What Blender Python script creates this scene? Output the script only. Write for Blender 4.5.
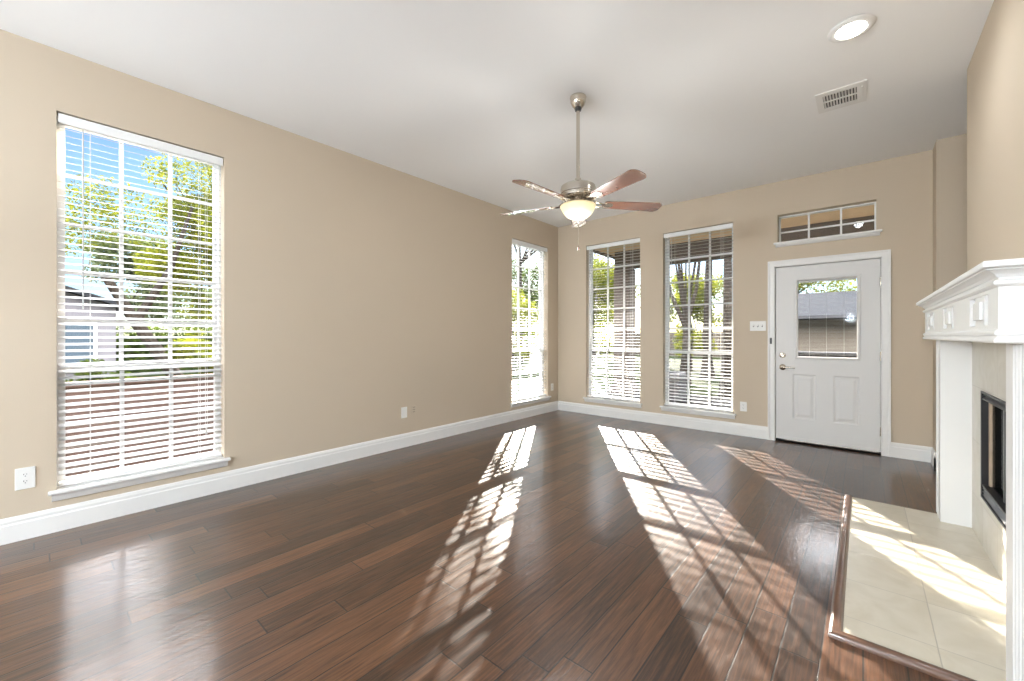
import bpy, bmesh, math, random
from mathutils import Vector, Matrix

random.seed(7)
PI = math.pi
R = math.radians
C = bpy.context.scene.collection
for _o in list(bpy.data.objects):
    bpy.data.objects.remove(_o, do_unlink=True)

# ------------------------------------------------------------------ dimensions (metres, camera above the origin)
XL, YB, H = -3.871, 5.696, 3.048          # left wall, back wall, ceiling
XF = 0.535                                 # face of the chimney breast
YFR = -5.0                                 # wall behind the camera
XR = 3.2                                   # far right wall
GZ = -0.30                                 # outside ground

# ------------------------------------------------------------------ camera
cam_d = bpy.data.cameras.new('camera')
cam = bpy.data.objects.new('camera', cam_d)
C.objects.link(cam)
cam.location = (0, 0, 1.235)
cam.rotation_euler = (R(90), 0, 0.70893)
cam_d.sensor_fit = 'HORIZONTAL'
cam_d.sensor_width = 36.0
cam_d.lens = 409.4 / 1024 * 36.0
cam_d.shift_y = -(340.5 - 335.8) / 1024
cam_d.clip_start = 0.02
cam_d.clip_end = 400
bpy.context.scene.camera = cam

# ------------------------------------------------------------------ world, sun, exposure
SUN_DIR = Vector((-0.567, 0.831, 0.349)).normalized()     # towards the sun
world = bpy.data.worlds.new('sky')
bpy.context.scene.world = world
world.use_nodes = True
wn = world.node_tree.nodes
wl = world.node_tree.links
bg = wn['Background']
sky = wn.new('ShaderNodeTexSky')
sky.sky_type = 'NISHITA'
sky.sun_disc = False
sky.sun_elevation = R(19.1)
sky.sun_rotation = math.atan2(SUN_DIR.x, SUN_DIR.y)
sky.air_density = 1.0
sky.dust_density = 0.6
sky.ozone_density = 1.2
# blue low sky, bright fill band added higher up, out of view
SKY_LOW, SKY_FILL = 0.20, 15.0
wtc = wn.new('ShaderNodeTexCoord')
wsep = wn.new('ShaderNodeSeparateXYZ')
wl.new(wtc.outputs['Generated'], wsep.inputs[0])
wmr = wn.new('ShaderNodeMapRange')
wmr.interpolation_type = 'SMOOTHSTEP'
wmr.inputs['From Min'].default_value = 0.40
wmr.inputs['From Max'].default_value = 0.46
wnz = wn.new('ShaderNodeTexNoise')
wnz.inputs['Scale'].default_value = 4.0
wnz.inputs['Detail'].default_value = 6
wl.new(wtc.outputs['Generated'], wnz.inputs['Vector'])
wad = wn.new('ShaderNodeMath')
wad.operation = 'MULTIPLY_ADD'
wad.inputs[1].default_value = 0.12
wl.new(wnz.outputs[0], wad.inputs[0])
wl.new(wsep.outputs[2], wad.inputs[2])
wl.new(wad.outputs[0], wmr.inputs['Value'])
wsc = wn.new('ShaderNodeVectorMath')
wsc.operation = 'SCALE'
wsc.inputs['Scale'].default_value = SKY_LOW
wl.new(sky.outputs[0], wsc.inputs[0])
wtn = wn.new('ShaderNodeMixRGB')                       # clear air: pull the low sky towards blue
wtn.blend_type = 'MULTIPLY'
wtn.inputs[0].default_value = 1.0
wtn.inputs[2].default_value = (0.72, 0.90, 1.18, 1)
wl.new(wsc.outputs[0], wtn.inputs[1])
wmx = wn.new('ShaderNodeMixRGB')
wmx.inputs[2].default_value = (SKY_FILL, SKY_FILL, SKY_FILL * 1.02, 1)
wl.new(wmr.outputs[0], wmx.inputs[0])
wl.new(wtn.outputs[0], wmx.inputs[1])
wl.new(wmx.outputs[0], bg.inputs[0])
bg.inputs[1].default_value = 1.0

sun_d = bpy.data.lights.new('sun', 'SUN')
sun_d.energy = 38.0
sun_d.angle = R(0.5)
sun_d.color = (1.0, 0.93, 0.82)
sun = bpy.data.objects.new('sun', sun_d)
C.objects.link(sun)
sun.location = (-12, 18, 8)
sun.rotation_euler = SUN_DIR.to_track_quat('Z', 'Y').to_euler()

vs = bpy.context.scene.view_settings
bpy.context.scene.display_settings.display_device = 'sRGB'
vs.view_transform = 'Standard'
vs.look = 'None'
vs.gamma = 1.0
vs.use_curve_mapping = False
vs.exposure = 0.16
FAN_W, CAN_W = 27.0, 36.0

# ------------------------------------------------------------------ material helpers
MATS = {}

def mat(name, col, rough=0.5, metal=0.0, spec=0.5, bump=0.0, bscale=40.0, vary=0.0, vscale=4.0, coat=0.0):
    m = bpy.data.materials.new(name)
    m.use_nodes = True
    n, l = m.node_tree.nodes, m.node_tree.links
    b = n['Principled BSDF']
    b.inputs['Base Color'].default_value = (*col, 1)
    b.inputs['Roughness'].default_value = rough
    b.inputs['Metallic'].default_value = metal
    b.inputs['Specular IOR Level'].default_value = spec
    b.inputs['Coat Weight'].default_value = coat
    tc = n.new('ShaderNodeTexCoord')
    if vary:
        nz = n.new('ShaderNodeTexNoise')
        nz.inputs['Scale'].default_value = vscale
        nz.inputs['Detail'].default_value = 5
        l.new(tc.outputs['Object'], nz.inputs['Vector'])
        mx = n.new('ShaderNodeMixRGB')
        mx.inputs[1].default_value = (*[c * (1 - vary) for c in col], 1)
        mx.inputs[2].default_value = (*[min(1, c * (1 + vary)) for c in col], 1)
        l.new(nz.outputs[0], mx.inputs[0])
        l.new(mx.outputs[0], b.inputs['Base Color'])
    if bump:
        nb = n.new('ShaderNodeTexNoise')
        nb.inputs['Scale'].default_value = bscale
        nb.inputs['Detail'].default_value = 3
        l.new(tc.outputs['Object'], nb.inputs['Vector'])
        bp = n.new('ShaderNodeBump')
        bp.inputs['Strength'].default_value = bump
        bp.inputs['Distance'].default_value = 0.004
        l.new(nb.outputs[0], bp.inputs['Height'])
        l.new(bp.outputs[0], b.inputs['Normal'])
    MATS[name] = m
    return m

def emis(name, col, strength):
    m = bpy.data.materials.new(name)
    m.use_nodes = True
    b = m.node_tree.nodes['Principled BSDF']
    b.inputs['Base Color'].default_value = (*col, 1)
    b.inputs['Emission Color'].default_value = (*col, 1)
    b.inputs['Emission Strength'].default_value = strength
    return m

def glass_mat(name, refl=0.06, tint=(1, 1, 1)):
    m = bpy.data.materials.new(name)
    m.use_nodes = True
    n, l = m.node_tree.nodes, m.node_tree.links
    n.remove(n['Principled BSDF'])
    t = n.new('ShaderNodeBsdfTransparent')
    t.inputs[0].default_value = (*tint, 1)
    g = n.new('ShaderNodeBsdfGlossy')
    g.inputs['Roughness'].default_value = 0.02
    mx = n.new('ShaderNodeMixShader')
    mx.inputs[0].default_value = refl
    l.new(t.outputs[0], mx.inputs[1])
    l.new(g.outputs[0], mx.inputs[2])
    l.new(mx.outputs[0], n['Material Output'].inputs[0])
    return m

def leaf_mat(name, ca, cb):
    m = bpy.data.materials.new(name)
    m.use_nodes = True
    n, l = m.node_tree.nodes, m.node_tree.links
    n.remove(n['Principled BSDF'])
    tc = n.new('ShaderNodeTexCoord')
    nz = n.new('ShaderNodeTexNoise')
    nz.inputs['Scale'].default_value = 3.5
    nz.inputs['Detail'].default_value = 6
    l.new(tc.outputs['Object'], nz.inputs['Vector'])
    cr = n.new('ShaderNodeValToRGB')
    cr.color_ramp.elements[0].position = 0.36
    cr.color_ramp.elements[0].color = (*ca, 1)
    cr.color_ramp.elements[1].position = 0.64
    cr.color_ramp.elements[1].color = (*cb, 1)
    l.new(nz.outputs[0], cr.inputs[0])
    d = n.new('ShaderNodeBsdfDiffuse')
    t = n.new('ShaderNodeBsdfTranslucent')
    l.new(cr.outputs[0], d.inputs[0])
    l.new(cr.outputs[0], t.inputs[0])
    mx = n.new('ShaderNodeMixShader')
    mx.inputs[0].default_value = 0.45
    l.new(d.outputs[0], mx.inputs[1])
    l.new(t.outputs[0], mx.inputs[2])
    l.new(mx.outputs[0], n['Material Output'].inputs[0])
    return m

def floor_mat():
    """dark hand-scraped planks running along Y"""
    m = bpy.data.materials.new('dark_hand_scraped_planks')
    m.use_nodes = True
    n, l = m.node_tree.nodes, m.node_tree.links
    b = n['Principled BSDF']
    tc = n.new('ShaderNodeTexCoord')
    sp = n.new('ShaderNodeSeparateXYZ')
    l.new(tc.outputs['Object'], sp.inputs[0])

    def mth(op, a, c=None, d=None):
        x = n.new('ShaderNodeMath')
        x.operation = op
        for i, v in enumerate((a, c, d)):
            if v is None:
                continue
            if isinstance(v, (int, float)):
                x.inputs[i].default_value = v
            else:
                l.new(v, x.inputs[i])
        return x.outputs[0]
    W, LN = 0.125, 1.15
    rx = mth('DIVIDE', sp.outputs[0], W)
    row = mth('FLOOR', rx)
    fx = mth('FRACT', rx)
    wn1 = n.new('ShaderNodeTexWhiteNoise')
    wn1.noise_dimensions = '1D'
    l.new(row, wn1.inputs['W'])
    uy = mth('DIVIDE', mth('ADD', sp.outputs[1], mth('MULTIPLY', wn1.outputs[0], 5.0)), LN)
    kk = mth('FLOOR', uy)
    fy = mth('FRACT', uy)
    cv = n.new('ShaderNodeCombineXYZ')
    l.new(row, cv.inputs[0])
    l.new(kk, cv.inputs[1])
    wn2 = n.new('ShaderNodeTexWhiteNoise')
    wn2.noise_dimensions = '2D'
    l.new(cv.outputs[0], wn2.inputs['Vector'])
    # distance to plank edges, metres
    ex = mth('MULTIPLY', mth('MINIMUM', fx, mth('SUBTRACT', 1.0, fx)), W)
    ey = mth('MULTIPLY', mth('MINIMUM', fy, mth('SUBTRACT', 1.0, fy)), LN)
    e = mth('MINIMUM', ex, ey)
    edge = n.new('ShaderNodeMapRange')
    edge.inputs['From Min'].default_value = 0.0018
    edge.inputs['From Max'].default_value = 0.0040
    l.new(e, edge.inputs['Value'])
    # grain
    gv = n.new('ShaderNodeCombineXYZ')
    l.new(mth('MULTIPLY', sp.outputs[0], 95.0), gv.inputs[0])
    l.new(mth('ADD', mth('MULTIPLY', sp.outputs[1], 4.0), mth('MULTIPLY', wn2.outputs[0], 40.0)), gv.inputs[1])
    l.new(mth('MULTIPLY', wn2.outputs[0], 20.0), gv.inputs[2])
    gr = n.new('ShaderNodeTexNoise')
    gr.inputs['Scale'].default_value = 1.0
    gr.inputs['Detail'].default_value = 7
    gr.inputs['Roughness'].default_value = 0.62
    gr.inputs['Distortion'].default_value = 0.6
    l.new(gv.outputs[0], gr.inputs['Vector'])
    mixv = mth('ADD', mth('SUBTRACT', mth('MULTIPLY', gr.outputs[0], 1.05), 0.15), mth('ADD', mth('MULTIPLY', wn2.outputs[0], 0.27), 0.045))
    cr = n.new('ShaderNodeValToRGB')
    els = cr.color_ramp.elements
    els[0].position, els[0].color = 0.36, (0.020, 0.0078, 0.0032, 1)
    els[1].position, els[1].color = 0.82, (0.130, 0.054, 0.022, 1)
    k = els.new(0.55)
    k.color = (0.058, 0.0225, 0.0090, 1)
    l.new(mixv, cr.inputs[0])
    dk = n.new('ShaderNodeMixRGB')
    dk.blend_type = 'MULTIPLY'
    dk.inputs[0].default_value = 1.0
    l.new(cr.outputs[0], dk.inputs[1])
    em = n.new('ShaderNodeMapRange')
    em.inputs['To Min'].default_value = 0.12
    l.new(edge.outputs[0], em.inputs['Value'])
    l.new(em.outputs[0], dk.inputs[2])
    l.new(dk.outputs[0], b.inputs['Base Color'])
    # scraped relief: long shallow waves along the plank + grain + bevelled edges
    sv = n.new('ShaderNodeCombineXYZ')
    l.new(mth('MULTIPLY', sp.outputs[0], 26.0), sv.inputs[0])
    l.new(mth('ADD', mth('MULTIPLY', sp.outputs[1], 7.0), mth('MULTIPLY', wn2.outputs[0], 33.0)), sv.inputs[1])
    sc = n.new('ShaderNodeTexNoise')
    sc.inputs['Scale'].default_value = 1.0
    sc.inputs['Detail'].default_value = 2.5
    l.new(sv.outputs[0], sc.inputs['Vector'])
    hgt = mth('ADD', mth('MULTIPLY', sc.outputs[0], 0.8), mth('MULTIPLY', gr.outputs[0], 0.20))
    bp = n.new('ShaderNodeBump')
    bp.inputs['Strength'].default_value = 0.6
    bp.inputs['Distance'].default_value = 0.0035
    l.new(hgt, bp.inputs['Height'])
    bp2 = n.new('ShaderNodeBump')                    # bevelled plank edges
    bp2.inputs['Strength'].default_value = 0.22
    bp2.inputs['Distance'].default_value = 0.0022
    l.new(edge.outputs[0], bp2.inputs['Height'])
    l.new(bp.outputs[0], bp2.inputs['Normal'])
    l.new(bp2.outputs[0], b.inputs['Normal'])
    l.new(bp.outputs[0], b.inputs['Coat Normal'])
    rr = n.new('ShaderNodeMapRange')
    rr.inputs['To Min'].default_value = 0.34
    rr.inputs['To Max'].default_value = 0.48
    l.new(gr.outputs[0], rr.inputs['Value'])
    l.new(rr.outputs[0], b.inputs['Roughness'])
    b.inputs['Specular IOR Level'].default_value = 0.35
    b.inputs['Coat Weight'].default_value = 0.7
    b.inputs['Coat Roughness'].default_value = 0.16
    b.inputs['Coat IOR'].default_value = 1.7
    return m

def tile_mat(name, col, tx, ty, ox, oy, axes=(0, 1), grout=(0.45, 0.41, 0.34), rough=0.35):
    m = bpy.data.materials.new(name)
    m.use_nodes = True
    n, l = m.node_tree.nodes, m.node_tree.links
    b = n['Principled BSDF']
    tc = n.new('ShaderNodeTexCoord')
    sp = n.new('ShaderNodeSeparateXYZ')
    l.new(tc.outputs['Object'], sp.inputs[0])

    def mth(op, a, c=None):
        x = n.new('ShaderNodeMath')
        x.operation = op
        for i, v in enumerate((a, c)):
            if v is None:
                continue
            if isinstance(v, (int, float)):
                x.inputs[i].default_value = v
            else:
                l.new(v, x.inputs[i])
        return x.outputs[0]
    ds = []
    ids = []
    for ax, t, o in ((axes[0], tx, ox), (axes[1], ty, oy)):
        q = mth('DIVIDE', mth('SUBTRACT', sp.outputs[ax], o), t)
        fr = mth('FRACT', q)
        ids.append(mth('FLOOR', q))
        ds.append(mth('MULTIPLY', mth('MINIMUM', fr, mth('SUBTRACT', 1.0, fr)), t))
    e = mth('MINIMUM', ds[0], ds[1])
    mr = n.new('ShaderNodeMapRange')
    mr.inputs['From Min'].default_value = 0.0012
    mr.inputs['From Max'].default_value = 0.0028
    l.new(e, mr.inputs['Value'])
    cv = n.new('ShaderNodeCombineXYZ')
    l.new(ids[0], cv.inputs[0])
    l.new(ids[1], cv.inputs[1])
    wn_ = n.new('ShaderNodeTexWhiteNoise')
    wn_.noise_dimensions = '2D'
    l.new(cv.outputs[0], wn_.inputs['Vector'])
    nz = n.new('ShaderNodeTexNoise')
    nz.inputs['Scale'].default_value = 7
    nz.inputs['Detail'].default_value = 6
    nz.inputs['Distortion'].default_value = 1.2
    l.new(tc.outputs['Object'], nz.inputs['Vector'])
    v = mth('ADD', mth('MULTIPLY', nz.outputs[0], 0.8), mth('MULTIPLY', wn_.outputs[0], 0.25))
    cr = n.new('ShaderNodeValToRGB')
    cr.color_ramp.elements[0].position = 0.25
    cr.color_ramp.elements[0].color = (*[c * f for c, f in zip(col, (0.86, 0.83, 0.76))], 1)
    cr.color_ramp.elements[1].position = 0.8
    cr.color_ramp.elements[1].color = (*[min(1, c * 1.06) for c in col], 1)
    l.new(v, cr.inputs[0])
    mx = n.new('ShaderNodeMixRGB')
    mx.inputs[1].default_value = (*grout, 1)
    l.new(mr.outputs[0], mx.inputs[0])
    l.new(cr.outputs[0], mx.inputs[2])
    l.new(mx.outputs[0], b.inputs['Base Color'])
    bp = n.new('ShaderNodeBump')
    bp.inputs['Strength'].default_value = 0.3
    bp.inputs['Distance'].default_value = 0.002
    l.new(mr.outputs[0], bp.inputs['Height'])
    l.new(bp.outputs[0], b.inputs['Normal'])
    b.inputs['Roughness'].default_value = rough
    return m

def brick_mat(name, c1, c2, mortar, sx=1.0, rot=None):
    m = bpy.data.materials.new(name)
    m.use_nodes = True
    n, l = m.node_tree.nodes, m.node_tree.links
    b = n['Principled BSDF']
    tc = n.new('ShaderNodeTexCoord')
    mp = n.new('ShaderNodeMapping')
    if rot:
        mp.inputs['Rotation'].default_value = rot
    l.new(tc.outputs['Object'], mp.inputs[0])
    br = n.new('ShaderNodeTexBrick')
    br.inputs['Color1'].default_value = (*c1, 1)
    br.inputs['Color2'].default_value = (*c2, 1)
    br.inputs['Mortar'].default_value = (*mortar, 1)
    br.inputs['Scale'].default_value = 1.0
    br.inputs['Mortar Size'].default_value = 0.008
    br.inputs['Brick Width'].default_value = 0.21 * sx
    br.inputs['Row Height'].default_value = 0.075 * sx
    l.new(mp.outputs[0], br.inputs['Vector'])
    l.new(br.outputs[0], b.inputs['Base Color'])
    b.inputs['Roughness'].default_value = 0.85
    return m

M_wall = mat('tan_wall_paint', (0.565, 0.475, 0.367), 0.75, spec=0.25, bump=0.10, bscale=160)
M_ceil = mat('white_ceiling_paint', (0.90, 0.90, 0.895), 0.9, spec=0.1, bump=0.08, bscale=120)
M_trim = mat('white_trim_paint', (0.80, 0.79, 0.77), 0.38, spec=0.45)
M_mant = mat('white_mantel_paint', (0.82, 0.815, 0.80), 0.42, spec=0.4)
M_vinyl = mat('white_vinyl_frame', (0.84, 0.84, 0.83), 0.4)
M_slat = mat('white_blind_slat', (0.54, 0.54, 0.535), 0.45)
M_cord = mat('white_cord', (0.78, 0.78, 0.76), 0.7)
M_door = mat('pale_grey_door_paint', (0.70, 0.69, 0.675), 0.45, spec=0.4)
M_nick = mat('brushed_nickel', (0.58, 0.53, 0.46), 0.22, metal=1.0)
M_dnick = mat('dark_nickel', (0.36, 0.33, 0.29), 0.35, metal=1.0)
M_blade = mat('mahogany_blade', (0.175, 0.078, 0.050), 0.24, spec=0.8, vary=0.25, vscale=9, coat=1.0)
M_plast = mat('white_plastic', (0.82, 0.81, 0.78), 0.4)
M_slot = mat('dark_slot', (0.05, 0.05, 0.05), 0.6)
M_black = mat('black_metal', (0.018, 0.018, 0.02), 0.42, spec=0.5)
M_greym = mat('dark_grey_metal', (0.16, 0.16, 0.165), 0.38, metal=0.7)
M_fire = mat('sooty_firebrick', (0.05, 0.042, 0.035), 0.9, vary=0.4, vscale=8)
M_strip = mat('tan_return_brick', (0.50, 0.40, 0.30), 0.8, vary=0.2, vscale=15)
M_thresh = mat('dark_bronze_threshold', (0.012, 0.010, 0.009), 0.9, spec=0.1)
M_floor = floor_mat()
M_hearth = tile_mat('cream_hearth_tile', (0.62, 0.575, 0.485), 0.355, 0.355, 0.222 - XF, 2.30 - 3.06, (0, 1))
M_facing = tile_mat('pale_facing_tile', (0.66, 0.635, 0.575), 0.335, 0.335, -0.335 / 2, 0.925 - 0.335 * 3, (1, 2), (0.52, 0.49, 0.43))
M_nose = mat('dark_wood_nosing', (0.105, 0.047, 0.025), 0.28, spec=0.8, vary=0.35, vscale=14, coat=0.5)
M_glass = glass_mat('clear_window_glass', 0.03)
M_dglass = glass_mat('coated_door_glass', 0.001)
M_fglass = glass_mat('smoked_firebox_glass', 0.12, (0.45, 0.45, 0.45))
M_bowl = emis('cream_glass_bowl', (0.62, 0.52, 0.31), 0.30)
M_led = emis('lit_white_lens', (1.0, 0.97, 0.92), 16.0)
M_grass = mat('lawn_grass', (0.010, 0.015, 0.004), 0.95, spec=0.04, vary=0.6, vscale=3)
M_conc = mat('pale_patio_concrete', (0.026, 0.0255, 0.025), 0.9, spec=0.04, vary=0.12, vscale=2)
M_bark = mat('grey_brown_bark', (0.03, 0.025, 0.021), 1.0, spec=0.05, bump=0.6, bscale=18, vary=0.4, vscale=8)
M_lyel = leaf_mat('yellow_green_leaf', (0.040, 0.058, 0.007), (0.22, 0.235, 0.024))
M_lgrn = leaf_mat('mid_green_leaf', (0.017, 0.033, 0.007), (0.085, 0.12, 0.02))
M_lgry = leaf_mat('grey_green_leaf', (0.06, 0.085, 0.036), (0.17, 0.20, 0.10))
M_ldrk = leaf_mat('dark_green_leaf', (0.008, 0.016, 0.004), (0.035, 0.06, 0.012))
M_brick = brick_mat('red_brown_brick', (0.095, 0.060, 0.052), (0.075, 0.048, 0.043), (0.125, 0.11, 0.10), 1.0, (R(90), 0, R(90)))
M_tanbr = brick_mat('tan_brick', (0.11, 0.088, 0.063), (0.10, 0.08, 0.057), (0.125, 0.108, 0.088), 1.0, (R(90), 0, 0))
M_postbr = brick_mat('brown_brick', (0.09, 0.07, 0.06), (0.075, 0.058, 0.05), (0.13, 0.115, 0.105), 1.0, (R(90), 0, 0))
M_side = mat('pale_lilac_siding', (0.16, 0.155, 0.17), 0.85, spec=0.04, vary=0.08, vscale=1.5)
M_shing = mat('grey_roof_shingle', (0.022, 0.024, 0.028), 1.0, spec=0.05, vary=0.3, vscale=9)
M_soff = mat('tan_soffit_boards', (0.62, 0.47, 0.31), 0.8, vary=0.15, vscale=3)
M_beam = mat('grey_brown_beam', (0.10, 0.085, 0.075), 0.85, spec=0.04, vary=0.2, vscale=4)
M_stone = mat('grey_garden_stone', (0.07, 0.07, 0.075), 0.9, spec=0.04, vary=0.25, vscale=6)
M_bluegl = mat('dark_blue_pane', (0.05, 0.075, 0.10), 0.35, spec=0.3)
M_acgrey = mat('grey_steel_casing', (0.16, 0.16, 0.165), 0.55, spec=0.04)
M_fence = mat('weathered_fence_board', (0.08, 0.068, 0.056), 0.9, spec=0.04, vary=0.25, vscale=5)
M_ext = mat('tan_exterior_brick', (0.42, 0.32, 0.24), 0.9, vary=0.15, vscale=10)

# ------------------------------------------------------------------ mesh helpers
def box(bm, x0, x1, y0, y1, z0, z1, bev=0.0):
    vs_ = [bm.verts.new((x, y, z)) for x in (x0, x1) for y in (y0, y1) for z in (z0, z1)]
    fs = []
    for q in ((0, 1, 3, 2), (4, 6, 7, 5), (0, 4, 5, 1), (2, 3, 7, 6), (0, 2, 6, 4), (1, 5, 7, 3)):
        fs.append(bm.faces.new([vs_[i] for i in q]))
    if bev:
        es = list({e for f in fs for e in f.edges})
        bmesh.ops.bevel(bm, geom=es, offset=bev, segments=2, profile=0.5, affect='EDGES')

def tube(bm, p0, p1, r0, r1=None, seg=12, cap=True):
    r1 = r0 if r1 is None else r1
    p0, p1 = Vector(p0), Vector(p1)
    q = (p1 - p0).to_track_quat('Z', 'Y').to_matrix()
    a = [bm.verts.new(p0 + q @ Vector((r0 * math.cos(2 * PI * i / seg), r0 * math.sin(2 * PI * i / seg), 0))) for i in range(seg)]
    b = [bm.verts.new(p1 + q @ Vector((r1 * math.cos(2 * PI * i / seg), r1 * math.sin(2 * PI * i / seg), 0))) for i in range(seg)]
    for i in range(seg):
        bm.faces.new((a[i], a[(i + 1) % seg], b[(i + 1) % seg], b[i]))
    if cap:
        bm.faces.new(a[::-1])
        bm.faces.new(b)

def path_tube(bm, pts, radii, seg=10):
    """one continuous tapering tube along a polyline"""
    rings = []
    pts = [Vector(p) for p in pts]
    for i, p in enumerate(pts):
        d = (pts[min(i + 1, len(pts) - 1)] - pts[max(i - 1, 0)]).normalized()
        q = d.to_track_quat('Z', 'Y').to_matrix()
        rings.append([bm.verts.new(p + q @ Vector((radii[i] * math.cos(2 * PI * k / seg), radii[i] * math.sin(2 * PI * k / seg), 0))) for k in range(seg)])
    for i in range(len(rings) - 1):
        for k in range(seg):
            bm.faces.new((rings[i][k], rings[i][(k + 1) % seg], rings[i + 1][(k + 1) % seg], rings[i + 1][k]))
    bm.faces.new(rings[0][::-1])
    bm.faces.new(rings[-1])

def lathe(bm, prof, seg=32, axis='Z', origin=(0, 0, 0)):
    """prof: list of (r, h); r 0 closes the end"""
    o = Vector(origin)

    def pt(r, h, a):
        x, y = r * math.cos(a), r * math.sin(a)
        v = {'Z': (x, y, h), 'Y': (x, h, y), 'X': (h, x, y)}[axis]
        return o + Vector(v)
    rows = []
    for r, h in prof:
        if r <= 1e-6:
            rows.append([bm.verts.new(pt(0, h, 0))])
        else:
            rows.append([bm.verts.new(pt(r, h, 2 * PI * i / seg)) for i in range(seg)])
    for a, b in zip(rows, rows[1:]):
        for i in range(seg):
            j = (i + 1) % seg
            if len(a) == 1 and len(b) == 1:
                continue
            if len(a) == 1:
                bm.faces.new((a[0], b[j], b[i]))
            elif len(b) == 1:
                bm.faces.new((a[i], a[j], b[0]))
            else:
                bm.faces.new((a[i], a[j], b[j], b[i]))

def prism(bm, prof, a, b, fn):
    """closed profile [(p, q)] swept from a to b; fn(p, q, t) -> xyz"""
    A = [bm.verts.new(fn(p, q, a)) for p, q in prof]
    B = [bm.verts.new(fn(p, q, b)) for p, q in prof]
    n = len(prof)
    for i in range(n):
        bm.faces.new((A[i], A[(i + 1) % n], B[(i + 1) % n], B[i]))
    bm.faces.new(A[::-1])
    bm.faces.new(B)

def obj(name, bm, m, parent=None, smooth=False, loc=None):
    bmesh.ops.recalc_face_normals(bm, faces=bm.faces)
    me = bpy.data.meshes.new(name)
    bm.to_mesh(me)
    bm.free()
    me.materials.append(m)
    o = bpy.data.objects.new(name, me)
    C.objects.link(o)
    if smooth:
        for p in me.polygons:
            p.use_smooth = True
        try:
            me.set_sharp_from_angle(angle=R(38))
        except Exception:
            pass
    if parent is not None:
        o.parent = parent
    if loc is not None:
        o.location = loc
    return o

def one(fn, *a, **k):
    bm = bmesh.new()
    fn(bm, *a, **k)
    return bm

def B_(*a, **k):
    return one(box, *a, **k)

def empty(name, label, cat, loc=(0, 0, 0), rotz=0.0, group=None, kind=None):
    o = bpy.data.objects.new(name, None)
    C.objects.link(o)
    o.empty_display_size = 0.1
    o.location = loc
    o.rotation_euler = (0, 0, rotz)
    return tag(o, label, cat, group, kind)

def tag(o, label, cat, group=None, kind=None):
    o['label'] = label
    o['category'] = cat
    if group:
        o['group'] = group
    if kind:
        o['kind'] = kind
    return o

def struct(name, bm, m, label, cat, loc=None):
    return tag(obj(name, bm, m, loc=loc), label, cat, None, 'structure')

def wall_cells(bm, us, zs, holes, fn):
    """grid of cells between the lines us, zs; cells inside a hole are left open"""
    for i in range(len(us) - 1):
        for j in range(len(zs) - 1):
            cu, cz = (us[i] + us[i + 1]) / 2, (zs[j] + zs[j + 1]) / 2
            if any(h[0] < cu < h[1] and h[2] < cz < h[3] for h in holes):
                continue
            fn(us[i], us[i + 1], zs[j], zs[j + 1])

# ------------------------------------------------------------------ room shell
TW = 0.17
WZ0, WZ1 = 0.262, 2.66                                   # window openings
LW = [(0.09, 0.985), (4.514, 5.409)]                     # left wall windows, y ranges
BW = [(-3.338, -2.446), (-2.115, -1.236)]                # back wall windows, x ranges
DOOR = (-0.80, 0.155, 0.0, 2.052)
TRANS = (-0.765, 0.105, 2.325, 2.655)

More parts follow.
